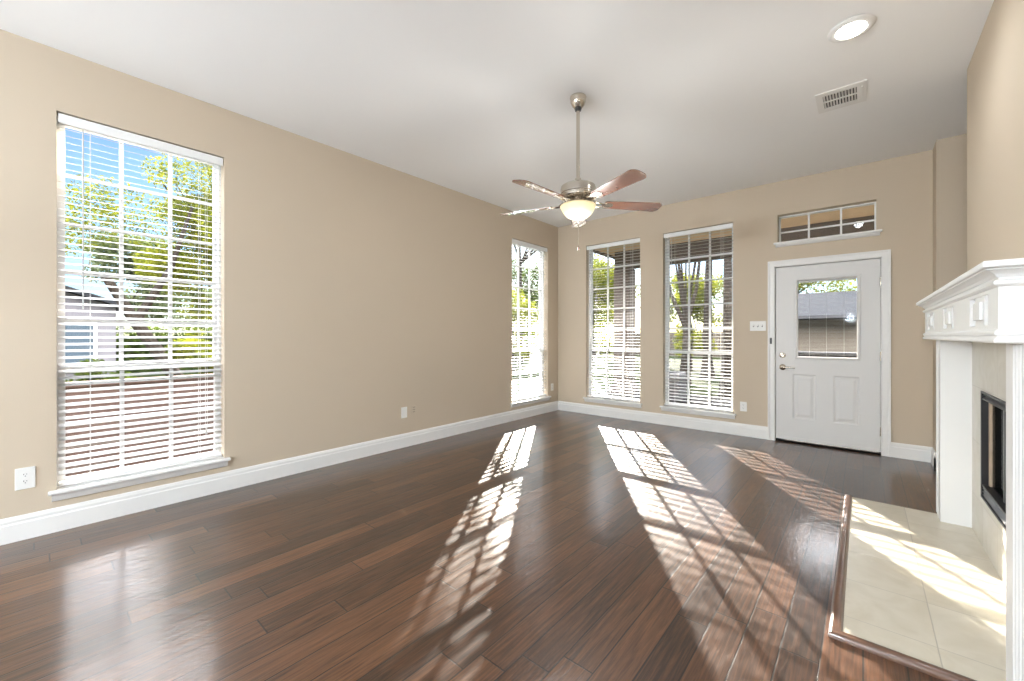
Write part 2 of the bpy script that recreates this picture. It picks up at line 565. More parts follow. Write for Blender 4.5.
def build_shell():
    bm = B_(XL - TW, XR + TW, YFR - TW, YB + TW, -0.12, 0.0)
    struct('floor', bm, M_floor, 'dark brown hand scraped wood plank floor with a glossy finish', 'floor')
    bm = B_(XL - TW, XR + TW, YFR - TW, YB + TW, H, H + 0.15)
    struct('ceiling', bm, M_ceil, 'flat white painted ceiling', 'ceiling')
    bm = bmesh.new()
    holes = [(a, b, WZ0, WZ1) for a, b in LW]
    us = sorted({YFR - TW, YB + TW} | {v for h in holes for v in h[:2]})
    zs = sorted({0.0, H, WZ0, WZ1})
    wall_cells(bm, us, zs, holes, lambda a, b, c, d: box(bm, XL - TW, XL, a, b, c, d))
    struct('wall_left', bm, M_wall, 'long tan painted wall with two tall windows', 'wall')
    bm = bmesh.new()
    holes = [(a, b, WZ0, WZ1) for a, b in BW] + [DOOR, TRANS]
    us = sorted({XL, 0.515} | {v for h in holes for v in h[:2]})
    zs = sorted({0.0, H} | {v for h in holes for v in h[2:]})
    wall_cells(bm, us, zs, holes, lambda a, b, c, d: box(bm, a, b, YB, YB + TW, c, d))
    struct('wall_back', bm, M_wall, 'tan painted end wall with two windows and the garden door', 'wall')
    struct('wall_alcove', B_(0.515, XR, 5.438, YB + TW, 0, H), M_wall, 'narrow strip of tan wall stepping forward beside the chimney breast', 'wall')
    bm = bmesh.new()
    wall_cells(bm, [1.90, 2.51, 3.61, 4.136], [0, 0.278, 0.937, H], [(2.51, 3.61, 0.278, 0.937)], lambda a, b, c, d: box(bm, XF + 0.002, XF + 0.46, a, b, c, d))
    box(bm, XF + 0.46, XR, 1.90, 4.136, 0, H)
    struct('wall_fireplace', bm, M_wall, 'tan chimney breast wall above the white mantel', 'wall')
    struct('wall_right', B_(XR, XR + TW, YFR, YB, 0, H), M_wall, 'tan side wall beyond the chimney breast', 'wall')
    struct('wall_front', B_(XL, XR, YFR - TW, YFR, 0, H), M_wall, 'tan wall opposite the garden door', 'wall')

    # baseboards: 15 cm with a stepped top
    prof = [(0, 0), (0.016, 0), (0.016, 0.104), (0.012, 0.112), (0.012, 0.128), (0.006, 0.146), (0, 0.150)]

    def bb(name, label, fn, *spans):
        b2 = bmesh.new()
        for a, b in spans:
            prism(b2, prof, a, b, fn)
        struct(name, b2, M_trim, label, 'baseboard')
    bb('baseboard_left', 'white baseboard along the long tan wall', lambda p, q, t: (XL + p, t, q), (YFR, YB))
    bb('baseboard_back', 'white baseboard along the end wall on both sides of the door', lambda p, q, t: (t, YB - p, q), (XL + 0.016, -0.853), (0.208, 0.515))
    b2 = bmesh.new()
    prism(b2, prof, 5.438 - 0.016, YB, lambda p, q, t: (0.515 - p, t, q))
    prism(b2, prof, 0.515 - 0.016, XR, lambda p, q, t: (t, 5.438 - p, q))
    struct('baseboard_alcove', b2, M_trim, 'white baseboard wrapping the wall corner behind the fireplace', 'baseboard')

build_shell()

# ------------------------------------------------------------------ windows and blinds
def frame_boxes(bm, x0, x1, z0, z1, w, y0, y1):
    box(bm, x0, x0 + w, y0, y1, z0, z1)
    box(bm, x1 - w, x1, y0, y1, z0, z1)
    box(bm, x0 + w, x1 - w, y0, y1, z0, z0 + w)
    box(bm, x0 + w, x1 - w, y0, y1, z1 - w, z1)

def window(num, loc, rotz, W, label):
    """local X along the wall, local Y outwards, Z up; origin at the lower inner corner of the opening"""
    Hh = WZ1 - WZ0
    t = empty('window_%d' % num, label, 'window', loc, rotz, None, 'structure')
    bm = bmesh.new()
    frame_boxes(bm, 0, W, 0, Hh, 0.016, 0.085, 0.165)
    obj('window_frame', bm, M_vinyl, t)
    zr = 1.030 - WZ0 - 0.02                          # meeting rail centre
    def sash(name, z0, z1, y0, rows):
        b = bmesh.new()
        frame_boxes(b, 0.016, W - 0.016, z0, z1, 0.025, y0, y0 + 0.03)
        gx0, gx1, gz0, gz1 = 0.041, W - 0.041, z0 + 0.025, z1 - 0.025
        for i in (1, 2):
            x = gx0 + (gx1 - gx0) * i / 3
            box(b, x - 0.011, x + 0.011, y0 + 0.004, y0 + 0.026, gz0, gz1)
        for j in range(1, rows):
            z = gz0 + (gz1 - gz0) * j / rows
            for i in range(3):
                xa = gx0 + (gx1 - gx0) * i / 3 + (0.011 if i else 0)
                xb = gx0 + (gx1 - gx0) * (i + 1) / 3 - (0.011 if i < 2 else 0)
                box(b, xa, xb, y0 + 0.004, y0 + 0.026, z - 0.011, z + 0.011)
        s = obj(name, b, M_vinyl, t)
        obj('glass_pane', B_(gx0, gx1, y0 + 0.0135, y0 + 0.0165, gz0, gz1), M_glass, s)
    sash('lower_sash', 0.016, zr + 0.022, 0.092, 2)
    sash('upper_sash', zr - 0.022, Hh - 0.016, 0.124, 5)
    bm = bmesh.new()
    box(bm, -0.036, W + 0.036, -0.045, 0.0, -0.022, 0.0, 0.006)
    box(bm, 0.0, W, 0.0, 0.084, -0.0215, 0.0005)
    obj('window_sill', bm, M_trim, t)
    bm = bmesh.new()
    prism(bm, [(0, -0.022), (-0.028, -0.022), (-0.022, -0.042), (-0.012, -0.066), (0, -0.072)], -0.02, W + 0.02, lambda p, q, x: (x, p, q))
    obj('sill_apron', bm, M_trim, t)
    return t

def blind(loc, rotz, W, label, wand_side=0, tilt_deg=14):
    Hh = WZ1 - WZ0
    t = empty('window_blind', label, 'blind', loc, rotz, 'white slatted window blinds')
    g = 0.006
    obj('valance', B_(g, W - g, 0.006, 0.02, Hh - 0.068, Hh - 0.008, 0.003), M_vinyl, t)
    obj('headrail', B_(g + 0.004, W - g - 0.004, 0.022, 0.074, Hh - 0.052, Hh - 0.008), M_slat, t)
    bm = bmesh.new()
    pitch, zz = 0.0435, Hh - 0.088
    tilt = R(tilt_deg)
    top = zz
    while zz > 0.062:
        prof = []
        for k in range(5):
            s = -1 + k / 2
            prof.append((0.0253 * s, 0.0013 * (1 - s * s) + 0.0008))
        low = [(p, q - 0.0016) for p, q in prof[::-1]]
        pr = prof + low
        ct, st = math.cos(tilt), math.sin(tilt)
        prism(bm, [(0.046 + p * ct - q * st, zz + p * st + q * ct) for p, q in pr], g + 0.003, W - g - 0.003, lambda p, q, x: (x, p, q))
        zz -= pitch
    obj('slats', bm, M_slat, t, smooth=True)
    obj('bottom_rail', B_(g + 0.003, W - g - 0.003, 0.022, 0.071, 0.012, 0.032, 0.004), M_vinyl, t)
    for fx in (0.17, 0.83):
        bm = bmesh.new()
        x = W * fx
        for y in (0.0195, 0.0725):
            tube(bm, (x, y, 0.03), (x, y, Hh - 0.05), 0.0011, seg=5)
        z = top
        while z > 0.062:                               # rungs under each slat
            tube(bm, (x, 0.0195, z - 0.0075), (x, 0.0725, z + 0.003), 0.0006, seg=4)
            z -= pitch
        obj('ladder_cord', bm, M_cord, t)
    xw = W * (0.13 if wand_side == 0 else 0.87)
    bm = bmesh.new()
    tube(bm, (xw, 0.012, Hh - 0.11), (xw, 0.004, Hh - 1.25), 0.0042, seg=6)
    tube(bm, (xw, 0.018, Hh - 0.07), (xw, 0.012, Hh - 0.112), 0.0022, seg=6)
    obj('tilt_wand', bm, M_slat, t)
    xc = W * (0.87 if wand_side == 0 else 0.13)
    bm = bmesh.new()
    for dx in (-0.006, 0.006):
        tube(bm, (xc + dx, 0.010, Hh - 0.07), (xc + dx, 0.004, 0.26), 0.0011, seg=5)
    lc = obj('lift_cord', bm, M_cord, t)
    bm = one(lathe, [(0, 0.26), (0.005, 0.258), (0.0085, 0.215), (0.006, 0.208), (0, 0.207)], 10, 'Z', (xc, 0.004, 0))
    obj('cord_tassel', bm, M_slat, lc, smooth=True)
    return t

WIN = [
    ((XL, LW[0][0], WZ0), R(90), LW[0][1] - LW[0][0], 'large white window nearest the camera in the long tan wall',
     'white slatted blind in the large window above the brick garden wall', 0),
    ((XL, LW[1][0], WZ0), R(90), LW[1][1] - LW[1][0], 'narrow looking white window in the long wall beside the room corner',
     'white slatted blind in the long wall window just before the room corner', 1),
    ((BW[0][0], YB, WZ0), 0, BW[0][1] - BW[0][0], 'white end wall window next to the room corner',
     'white slatted blind in the end wall window next to the room corner', 0),
    ((BW[1][0], YB, WZ0), 0, BW[1][1] - BW[1][0], 'white end wall window between its twin and the garden door',
     'white slatted blind in the end wall window nearest the garden door', 0),
]
for i, (loc, rz, W, lw, lb, sd) in enumerate(WIN):
    window(i + 1, loc, rz, W, lw)
    blind(loc, rz, W, lb, sd, (16, 6, 4, 4)[i])

def transom():
    x0, x1, z0, z1 = TRANS
    W, Hh = x1 - x0, z1 - z0
    t = empty('window_5', 'wide low transom window with six panes above the garden door', 'window', (x0, YB, z0), 0, None, 'structure')
    bm = bmesh.new()
    frame_boxes(bm, 0, W, 0, Hh, 0.014, 0.095, 0.165)
    for i in (1, 2):
        x = W * i / 3
        box(bm, x - 0.009, x + 0.009, 0.105, 0.125, 0.014, Hh - 0.014)
    for i in range(3):
        box(bm, W * i / 3 + (0.014 if i == 0 else 0.009), W * (i + 1) / 3 - (0.014 if i == 2 else 0.009), 0.105, 0.125, Hh * 0.42 - 0.008, Hh * 0.42 + 0.008)
    obj('window_frame', bm, M_vinyl, t)
    obj('glass_pane', B_(0.014, W - 0.014, 0.113, 0.117, 0.014, Hh - 0.014), M_glass, t)
    bm = bmesh.new()
    box(bm, -0.035, W + 0.045, -0.05, 0.0, -0.020, 0.004, 0.006)
    prism(bm, [(0, -0.020), (-0.034, -0.020), (-0.028, -0.034), (-0.010, -0.046), (0, -0.050)], -0.018, W + 0.028, lambda p, q, x: (x, p, q))
    box(bm, 0.0, W, 0.0, 0.094, -0.0195, 0.0005)
    obj('window_sill', bm, M_trim, t)

transom()

# ------------------------------------------------------------------ garden door
def garden_door():
    x0, x1 = -0.782, 0.135
    zt = 2.034
    t = empty('door_1', 'pale grey half glazed garden door in the end wall', 'door', (0, YB, 0), 0, None, 'structure')
    # casing: two jambs mitred into the head, stepped profile
    bm = bmesh.new()
    cp = [(0.0, 0.0), (0.0, -0.012), (0.012, -0.018), (0.05, -0.018), (0.062, -0.024), (0.074, -0.024), (0.074, 0.0)]
    xa, xb, zh = x0 - 0.006, x1 + 0.006, zt + 0.008
    def sweep(prof, pts):
        rings = []
        for (px, pz, ox, oz) in pts:
            rings.append([bm.verts.new((px + ox * p, q, pz + oz * p)) for p, q in prof])
        n = len(prof)
        for a, b in zip(rings, rings[1:]):
            for i in range(n):
                bm.faces.new((a[i], a[(i + 1) % n], b[(i + 1) % n], b[i]))
        bm.faces.new(rings[0][::-1])
        bm.faces.new(rings[-1])
    sweep(cp, [(xa, 0.0, -1, 0), (xa, zh, -1, 1), (xb, zh, 1, 1), (xb, 0.0, 1, 0)])
    obj('casing', bm, M_trim, t)
    bm = bmesh.new()
    box(bm, DOOR[0], xa - 0.0005, 0.0, TW, 0, DOOR[3])
    box(bm, xb + 0.0005, DOOR[1], 0.0, TW, 0, DOOR[3])
    box(bm, xa, xb, 0.0, TW, zh, DOOR[3])
    box(bm, xa, x0 + 0.018, 0.056, 0.09, 0.02, zh)
    box(bm, x1 - 0.018, xb, 0.056, 0.09, 0.02, zh)
    box(bm, x0 + 0.018, x1 - 0.018, 0.056, 0.09, zt - 0.018, zh)
    obj('jamb', bm, M_trim, t)
    obj('threshold', B_(xa, xb, 0.004, TW + 0.04, 0.0, 0.018, 0.003), M_thresh, t)
    # slab with the glazed opening and two raised panels
    s0, s1 = 0.008, 0.053
    lite = (-0.600, -0.020, 0.968, 1.892)
    panels = [(-0.620, -0.400, 0.278, 0.795), (-0.248, -0.028, 0.278, 0.795)]
    bm = bmesh.new()
    holes = [lite] + panels
    us = sorted({x0, x1} | {v for h in holes for v in h[:2]})
    zs = sorted({0.030, zt} | {v for h in holes for v in h[2:]})
    wall_cells(bm, us, zs, holes, lambda a, b, c, d: box(bm, a, b, s0, s1, c, d))
    slab = obj('door_slab', bm, M_door, t)
    for (a, b, c, d) in panels:
        bm = bmesh.new()
        steps = [(0.0, s0), (0.014, s0 + 0.009), (0.026, s0 + 0.009), (0.052, s0 + 0.001)]
        rings = [[bm.verts.new(v) for v in ((a + i, y, c + i), (b - i, y, c + i), (b - i, y, d - i), (a + i, y, d - i))] for i, y in steps]
        for r0, r1 in zip(rings, rings[1:]):
            for k in range(4):
                bm.faces.new((r0[k], r0[(k + 1) % 4], r1[(k + 1) % 4], r1[k]))
        bm.faces.new(rings[-1])
        back = [bm.verts.new(v) for v in ((a, s1, c), (b, s1, c), (b, s1, d), (a, s1, d))]
        for k in range(4):
            bm.faces.new((rings[0][k], rings[0][(k + 1) % 4], back[(k + 1) % 4], back[k]))
        bm.faces.new(back)
        obj('raised_panel', bm, M_door, t)
    a, b, c, d = lite
    bm = bmesh.new()
    fp = [(0.0, s0), (0.003, s0 - 0.010), (0.018, s0 - 0.012), (0.028, s0 - 0.004), (0.030, s0 + 0.012), (0.030, s1), (0.0, s1)]
    rings = []
    for px, pz, ox, oz in ((a, c, 1, 1), (b, c, -1, 1), (b, d, -1, -1), (a, d, 1, -1)):
        rings.append([bm.verts.new((px + ox * p, q, pz + oz * p)) for p, q in fp])
    n = len(fp)
    for i in range(4):
        r0, r1 = rings[i], rings[(i + 1) % 4]
        for k in range(n):
            bm.faces.new((r0[k], r0[(k + 1) % n], r1[(k + 1) % n], r1[k]))
    lf = obj('lite_frame', bm, M_door, t)
    bm = bmesh.new()
    box(bm, a + 0.03, b - 0.03, s0 + 0.010, s0 + 0.013, c + 0.03, d - 0.03)
    box(bm, a + 0.03, b - 0.03, s1 - 0.006, s1 - 0.003, c + 0.03, d - 0.03)
    obj('glass_pane', bm, M_dglass, lf)
    # mini blind sealed between the two panes
    bm = bmesh.new()
    box(bm, a + 0.034, b - 0.034, s0 + 0.018, s0 + 0.034, d - 0.05, d - 0.032)
    z = d - 0.058
    while z > c + 0.045:
        box(bm, a + 0.036, b - 0.036, s0 + 0.0195, s0 + 0.0325, z, z + 0.0009)
        z -= 0.0145
    for fx in (0.2, 0.5, 0.8):
        x = a + 0.036 + (b - a - 0.072) * fx
        tube(bm, (x, s0 + 0.018, c + 0.034), (x, s0 + 0.018, d - 0.04), 0.0009, seg=4)
    obj('mini_blind', bm, M_slat, lf)
    bm = B_(b - 0.026, b - 0.008, s0 - 0.020, s0 - 0.008, d - 0.19, d - 0.13, 0.003)
    obj('blind_slider', bm, M_plast, lf)
    # deadbolt and lever
    zb, zl, xk = 1.008, 0.868, -0.716
    bm = one(lathe, [(0, s0), (0.033, s0), (0.033, s0 - 0.006), (0.028, s0 - 0.014), (0.018, s0 - 0.016), (0.016, s0 - 0.022), (0, s0 - 0.022)], 24, 'Y', (xk, 0, zb))
    db = obj('deadbolt', bm, M_nick, t, smooth=True)
    obj('thumb_turn', B_(xk - 0.005, xk + 0.005, s0 - 0.036, s0 - 0.021, zb - 0.016, zb + 0.016, 0.002), M_nick, db)
    bm = one(lathe, [(0, s0), (0.034, s0), (0.034, s0 - 0.006), (0.027, s0 - 0.013), (0.012, s0 - 0.018), (0.011, s0 - 0.046), (0, s0 - 0.048)], 24, 'Y', (xk, 0, zl))
    lv = obj('lever_rose', bm, M_nick, t, smooth=True)
    bm = bmesh.new()
    path_tube(bm, [(xk - 0.012, s0 - 0.042, zl), (xk + 0.012, s0 - 0.046, zl + 0.002), (xk + 0.05, s0 - 0.050, zl + 0.004), (xk + 0.09, s0 - 0.049, zl + 0.001), (xk + 0.125, s0 - 0.044, zl - 0.004)],
              [0.011, 0.011, 0.009, 0.008, 0.006], 10)
    obj('lever_handle', bm, M_nick, lv, smooth=True)
    for z in (0.24, 1.02, 1.80):
        bm = bmesh.new()
        tube(bm, (x1 + 0.003, s0 - 0.006, z - 0.045), (x1 + 0.003, s0 - 0.006, z + 0.045), 0.0065, seg=10)
        tube(bm, (x1 + 0.003, s0 - 0.006, z + 0.045), (x1 + 0.003, s0 - 0.006, z + 0.052), 0.0045, 0.002, seg=10)
        obj('hinge', bm, M_nick, t, smooth=True)

garden_door()

def door_sensor():
    t = empty('door_sensor', 'small black and white sensor on the door casing above the deadbolt', 'sensor', (-0.828, YB - 0.024, 1.175))
    obj('housing', B_(-0.010, 0.010, -0.012, 0.0, -0.036, 0.036, 0.003), M_black, t)
    obj('magnet', B_(0.013, 0.024, -0.010, 0.004, -0.036, 0.036, 0.002), M_plast, t)

door_sensor()

# ------------------------------------------------------------------ outlets and switch (local X along the wall, Y outwards from the room)
def outlet(loc, rotz, label, w=0.074, h=0.118):
    t = empty('wall_outlet', label, 'outlet', loc, rotz, 'white wall outlets')
    obj('cover_plate', B_(-w / 2, w / 2, -0.006, 0.0, -h / 2, h / 2, 0.003), M_plast, t)
    for dz in (-0.0205, 0.0205):
        bm = bmesh.new()
        n = 20
        pts = []
        for i in range(n):
            a_ = 2 * PI * i / n
            pts.append((max(-0.0155, min(0.0155, 0.0195 * math.cos(a_))), max(-0.0145, min(0.0145, 0.0165 * math.sin(a_)))))
        prism(bm, pts, -0.0085, -0.005, lambda p, q, y: (p, y, dz + q))
        s = obj('socket', bm, M_plast, t)
        bm = bmesh.new()
        box(bm, -0.0075, -0.0048, -0.0090, -0.0080, dz + 0.0005, dz + 0.0085)
        box(bm, 0.0048, 0.0070, -0.0090, -0.0080, dz + 0.0012, dz + 0.0080)
        tube(bm, (0, -0.0090, dz - 0.0065), (0, -0.0080, dz - 0.0065), 0.0026, seg=10)
        obj('socket_slots', bm, M_slot, s)
    bm = bmesh.new()
    tube(bm, (0, -0.0072, 0), (0, -0.0055, 0), 0.0032, seg=12)
    obj('screw', bm, M_plast, t)
    return t

outlet((XL, -0.037, 0.369), R(90), 'square white outlet with two sockets on the wall beneath the large window', 0.082, 0.130)
outlet((XL, 5.521, 0.396), R(90), 'white outlet on the long wall squeezed against the room corner')
outlet((-1.121, YB, 0.362), 0, 'white outlet between the end wall window and the door')

def blank_plate():
    t = empty('wall_plate', 'white cover plate midway along the long wall above the baseboard', 'wall plate', (XL, 2.671, 0.383), R(90))
    obj('cover_plate', B_(-0.038, 0.038, -0.006, 0, -0.06, 0.06, 0.003), M_plast, t)
    bm = bmesh.new()
    bm.free()
    for dz in (-0.042, 0.042):
        obj('screw', one(tube, (0, -0.0072, dz), (0, -0.0055, dz), 0.0032, seg=12), M_plast, t)
    obj('rocker_insert', B_(-0.0165, 0.0165, -0.008, -0.005, -0.033, 0.033, 0.001), M_plast, t)
    t = empty('cable_jack', 'small tan outlet with dark slots beside the white cover plate', 'outlet', (XL, 2.800, 0.400), R(90))
    obj('cover_plate', B_(-0.030, 0.030, -0.005, 0, -0.045, 0.045, 0.003), M_wall, t)
    bm = bmesh.new()
    for dz in (-0.026, 0.0, 0.026):
        for dx in (-0.009, 0.009):
            box(bm, dx - 0.003, dx + 0.003, -0.0058, -0.0045, dz - 0.005, dz + 0.005)
    obj('socket_slots', bm, M_slot, t)

blank_plate()

def switch_plate():
    t = empty('light_switch', 'white three gang light switch plate beside the door', 'switch', (-0.966, YB, 1.354))
    obj('cover_plate', B_(-0.084, 0.084, -0.006, 0, -0.059, 0.059, 0.003), M_plast, t)
    for dx in (-0.046, 0.0, 0.046):
        bm = bmesh.new()
        box(bm, dx - 0.006, dx + 0.006, -0.0075, -0.0055, -0.013, 0.013)
        s = obj('toggle_slot', bm, M_slot, t)
        bm = bmesh.new()
        prism(bm, [(-0.006, -0.006), (-0.006, 0.008), (-0.019, 0.012), (-0.019, 0.006)], dx - 0.0042, dx + 0.0042, lambda p, q, x: (x, p, q))
        obj('toggle', bm, M_plast, s)

switch_plate()

# ------------------------------------------------------------------ fireplace
def fireplace():
    t = empty('fireplace', 'white painted fireplace with carved mantel, pale tile facing and cream tile hearth', 'fireplace', (XF, 3.06, 0))
    oy, ox = 3.06, XF
    def put(name, bm, m, parent=t, smooth=False):
        """geometry is given in room coordinates"""
        bmesh.ops.translate(bm, verts=bm.verts, vec=(-ox, -oy, 0))
        return obj(name, bm, m, parent, smooth)
    xw = XF + 0.0015
    ya, yb = 2.036, 4.084                      # outer edges of the legs
    # legs with fluted fronts
    for (l0, l1) in ((ya, 2.246), (3.876, yb)):
        bm = bmesh.new()
        xf = 0.385
        w = l1 - l0
        # front profile in plan (y, x), flutes cut into the face
        pl = [(l0, xw), (l0, xf)]
        for k in range(3):
            c = l0 + 0.030 + 0.038 * k if l0 < 3 else l1 - 0.106 + 0.038 * k
            hw = 0.014
            pl += [(c - hw, xf), (c - hw * 0.75, xf + 0.006), (c, xf + 0.010), (c + hw * 0.75, xf + 0.006), (c + hw, xf)]
        pl += [(l1, xf), (l1, xw)]
        prism(bm, pl, 0.015, 1.216, lambda p, q, z: (q, p, z))
        put('pilaster', bm, M_mant)
    # frieze body, boxed round the front and both ends
    xf = 0.332
    f0, f1 = 2.030, 4.090
    z0, z1 = 1.215, 1.445
    bm = bmesh.new()
    # front face with recessed squares, each with a raised block in the middle
    wells = [(c - 0.165, c + 0.165, 1.272, 1.382) for c in (2.335, 3.06, 3.785)]
    us = sorted({f0, f1} | {v for h in wells for v in h[:2]})
    zs = sorted({z0, z1} | {v for h in wells for v in h[2:]})
    wall_cells(bm, us, zs, wells, lambda a, b, c, d: box(bm, xf, xf + 0.024, a, b, c, d))
    box(bm, xf + 0.024, xw, f0 + 0.016, f1 - 0.016, z0, z1)
    # ends: stiles and rails round a recessed panel
    for y0_, y1_ in ((f0, f0 + 0.016), (f1 - 0.016, f1)):
        box(bm, xf + 0.024, xf + 0.062, y0_, y1_, z0, z1)
        box(bm, xw - 0.05, xw, y0_, y1_, z0, z1)
        box(bm, xf + 0.062, xw - 0.05, y0_, y1_, z0, 1.272)
        box(bm, xf + 0.062, xw - 0.05, y0_, y1_, 1.382, z1)
    fr = put('frieze', bm, M_mant)
    for (a, b, c, d) in wells:
        bm = bmesh.new()
        box(bm, xf + 0.004, xf + 0.0245, a + 0.085, b - 0.085, c + 0.0, d - 0.0)
        box(bm, xf - 0.006, xf + 0.0045, a + 0.108, b - 0.108, c + 0.022, d - 0.022, 0.003)
        put('rosette_block', bm, M_mant, fr)
    def wrap(name, prof, parent=t):
        """moulding profile (out, z) wrapped round front and both ends of the frieze"""
        bm = bmesh.new()
        rings = []
        for (py, px, oy_, ox_) in ((f0, xw, -1, 0), (f0, xf, -1, -1), (f1, xf, 1, -1), (f1, xw, 1, 0)):
            rings.append([bm.verts.new((px + ox_ * p, py + oy_ * p, q)) for p, q in prof])
        n = len(prof)
        for a, b in zip(rings, rings[1:]):
            for i in range(n):
                bm.faces.new((a[i], a[(i + 1) % n], b[(i + 1) % n], b[i]))
        bm.faces.new(rings[0][::-1])
        bm.faces.new(rings[-1])
        put(name, bm, M_mant, parent)
    wrap('base_moulding', [(0, 1.211), (0.008, 1.211), (0.012, 1.215), (0.012, 1.222), (0.006, 1.228), (0.004, 1.234), (0.010, 1.240), (0.010, 1.248), (0.004, 1.254), (0, 1.256)])
    wrap('bead_moulding', [(0, 1.394), (0.005, 1.396), (0.012, 1.402), (0.012, 1.410), (0.005, 1.416), (0, 1.418)])
    wrap('crown_moulding', [(0, 1.424), (0.005, 1.426), (0.010, 1.434), (0.022, 1.443), (0.032, 1.447), (0.032, 1.452), (0, 1.452)])
    bm = bmesh.new()
    box(bm, 0.290, xw, f0 - 0.060, f1 + 0.060, 1.452, 1.474, 0.005)
    put('mantel_shelf', bm, M_mant)
    # tile facing with the firebox opening
    o0, o1, q0, q1 = 2.534, 3.586, 0.300, 0.915
    bm = bmesh.new()
    wall_cells(bm, [2.246, o0, o1, 3.876], [0.015, q0, q1, 1.215], [(o0, o1, q0, q1)], lambda a, b, c, d: box(bm, XF - 0.010, xw, a, b, c, d))
    put('tile_facing', bm, M_facing)
    # firebox: black metal surround with louvres, tan strip, smoked glass, dark interior
    fb = put('firebox_frame', (lambda b: (frame_boxes_x(b, o0, o1, q0, q1), b)[1])(bmesh.new()), M_black)
    bm = bmesh.new()
    for z in (0.318, 0.337, 0.356):
        prism(bm, [(XF - 0.012, z), (XF + 0.008, z + 0.014), (XF + 0.010, z + 0.012), (XF - 0.010, z - 0.002)], o0 + 0.02, o1 - 0.02, lambda p, q, y: (p, y, q))
    for z in (0.876, 0.893):
        prism(bm, [(XF - 0.010, z), (XF + 0.008, z + 0.012), (XF + 0.010, z + 0.010), (XF - 0.008, z - 0.002)], o0 + 0.02, o1 - 0.02, lambda p, q, y: (p, y, q))
    put('louvre_grille', bm, M_greym, fb)
    for y in (o0 + 0.02, o1 - 0.02 - 0.03):
        put('side_strip', B_(XF + 0.012, XF + 0.03, y, y + 0.03, 0.375, 0.87), M_strip, fb)
    put('glass_panel', B_(XF + 0.022, XF + 0.026, o0 + 0.05, o1 - 0.05, 0.375, 0.87), M_fglass, fb)
    for y in (2.86, 3.24):
        put('glass_mullion', B_(XF + 0.015, XF + 0.03, y, y + 0.02, 0.375, 0.87), M_greym, fb)
    bm = bmesh.new()
    box(bm, XF + 0.40, XF + 0.42, o0, o1, 0.3, 0.915)
    box(bm, XF + 0.03, XF + 0.40, o0 - 0.02, o0, 0.3, 0.915)
    box(bm, XF + 0.03, XF + 0.40, o1, o1 + 0.02, 0.3, 0.915)
    box(bm, XF + 0.03, XF + 0.42, o0, o1, 0.28, 0.3)
    box(bm, XF + 0.03, XF + 0.42, o0, o1, 0.915, 0.935)
    put('firebox_liner', bm, M_fire, fb)
    # hearth: tiles edged by a rounded wooden nosing on three sides
    h0, h1, hx = 2.118, 4.040, -0.110
    bm = B_(hx + 0.045, XF, h0 + 0.045, h1 - 0.012, 0.0005, 0.015)
    put('hearth_tiles', bm, M_hearth)
    bm = bmesh.new()
    np_ = [(0, 0.0005), (0, 0.010), (0.004, 0.019), (0.013, 0.025), (0.030, 0.026), (0.040, 0.022), (0.046, 0.015), (0.046, 0.0005)]
    rings = []
    for (px, py, ox_, oy_) in ((0.383, h0, 0, 1), (hx, h0, 1, 1), (hx, h1, 1, 0)):
        rings.append([bm.verts.new((px + ox_ * p, py + oy_ * p, q)) for p, q in np_])
    n = len(np_)
    for a, b in zip(rings, rings[1:]):
        for i in range(n):
            bm.faces.new((a[i], a[(i + 1) % n], b[(i + 1) % n], b[i]))
    bm.faces.new(rings[0][::-1])
    bm.faces.new(rings[-1])
    put('hearth_nosing', bm, M_nose, t, True)
    put('hearth_edge_strip', B_(hx + 0.046, 0.385, h1 - 0.012, h1, 0.0005, 0.016), M_nose)

def frame_boxes_x(bm, y0, y1, z0, z1):
    x0, x1 = XF - 0.016, XF + 0.03
    w = 0.02
    box(bm, x0, x1, y0, y0 + w, z0, z1)
    box(bm, x0, x1, y1 - w, y1, z0, z1)
    box(bm, x0, x1, y0 + w, y1 - w, z0, z0 + 0.012)
    box(bm, x0, x1, y0 + w, y1 - w, z1 - 0.012, z1)
    box(bm, x0 + 0.004, x1, y0 + w, y1 - w, 0.366, 0.376)
    box(bm, x0 + 0.004, x1, y0 + w, y1 - w, 0.868, 0.874)
    box(bm, x1 - 0.01, x1, y0 + w, y1 - w, z0 + 0.012, 0.366)

fireplace()

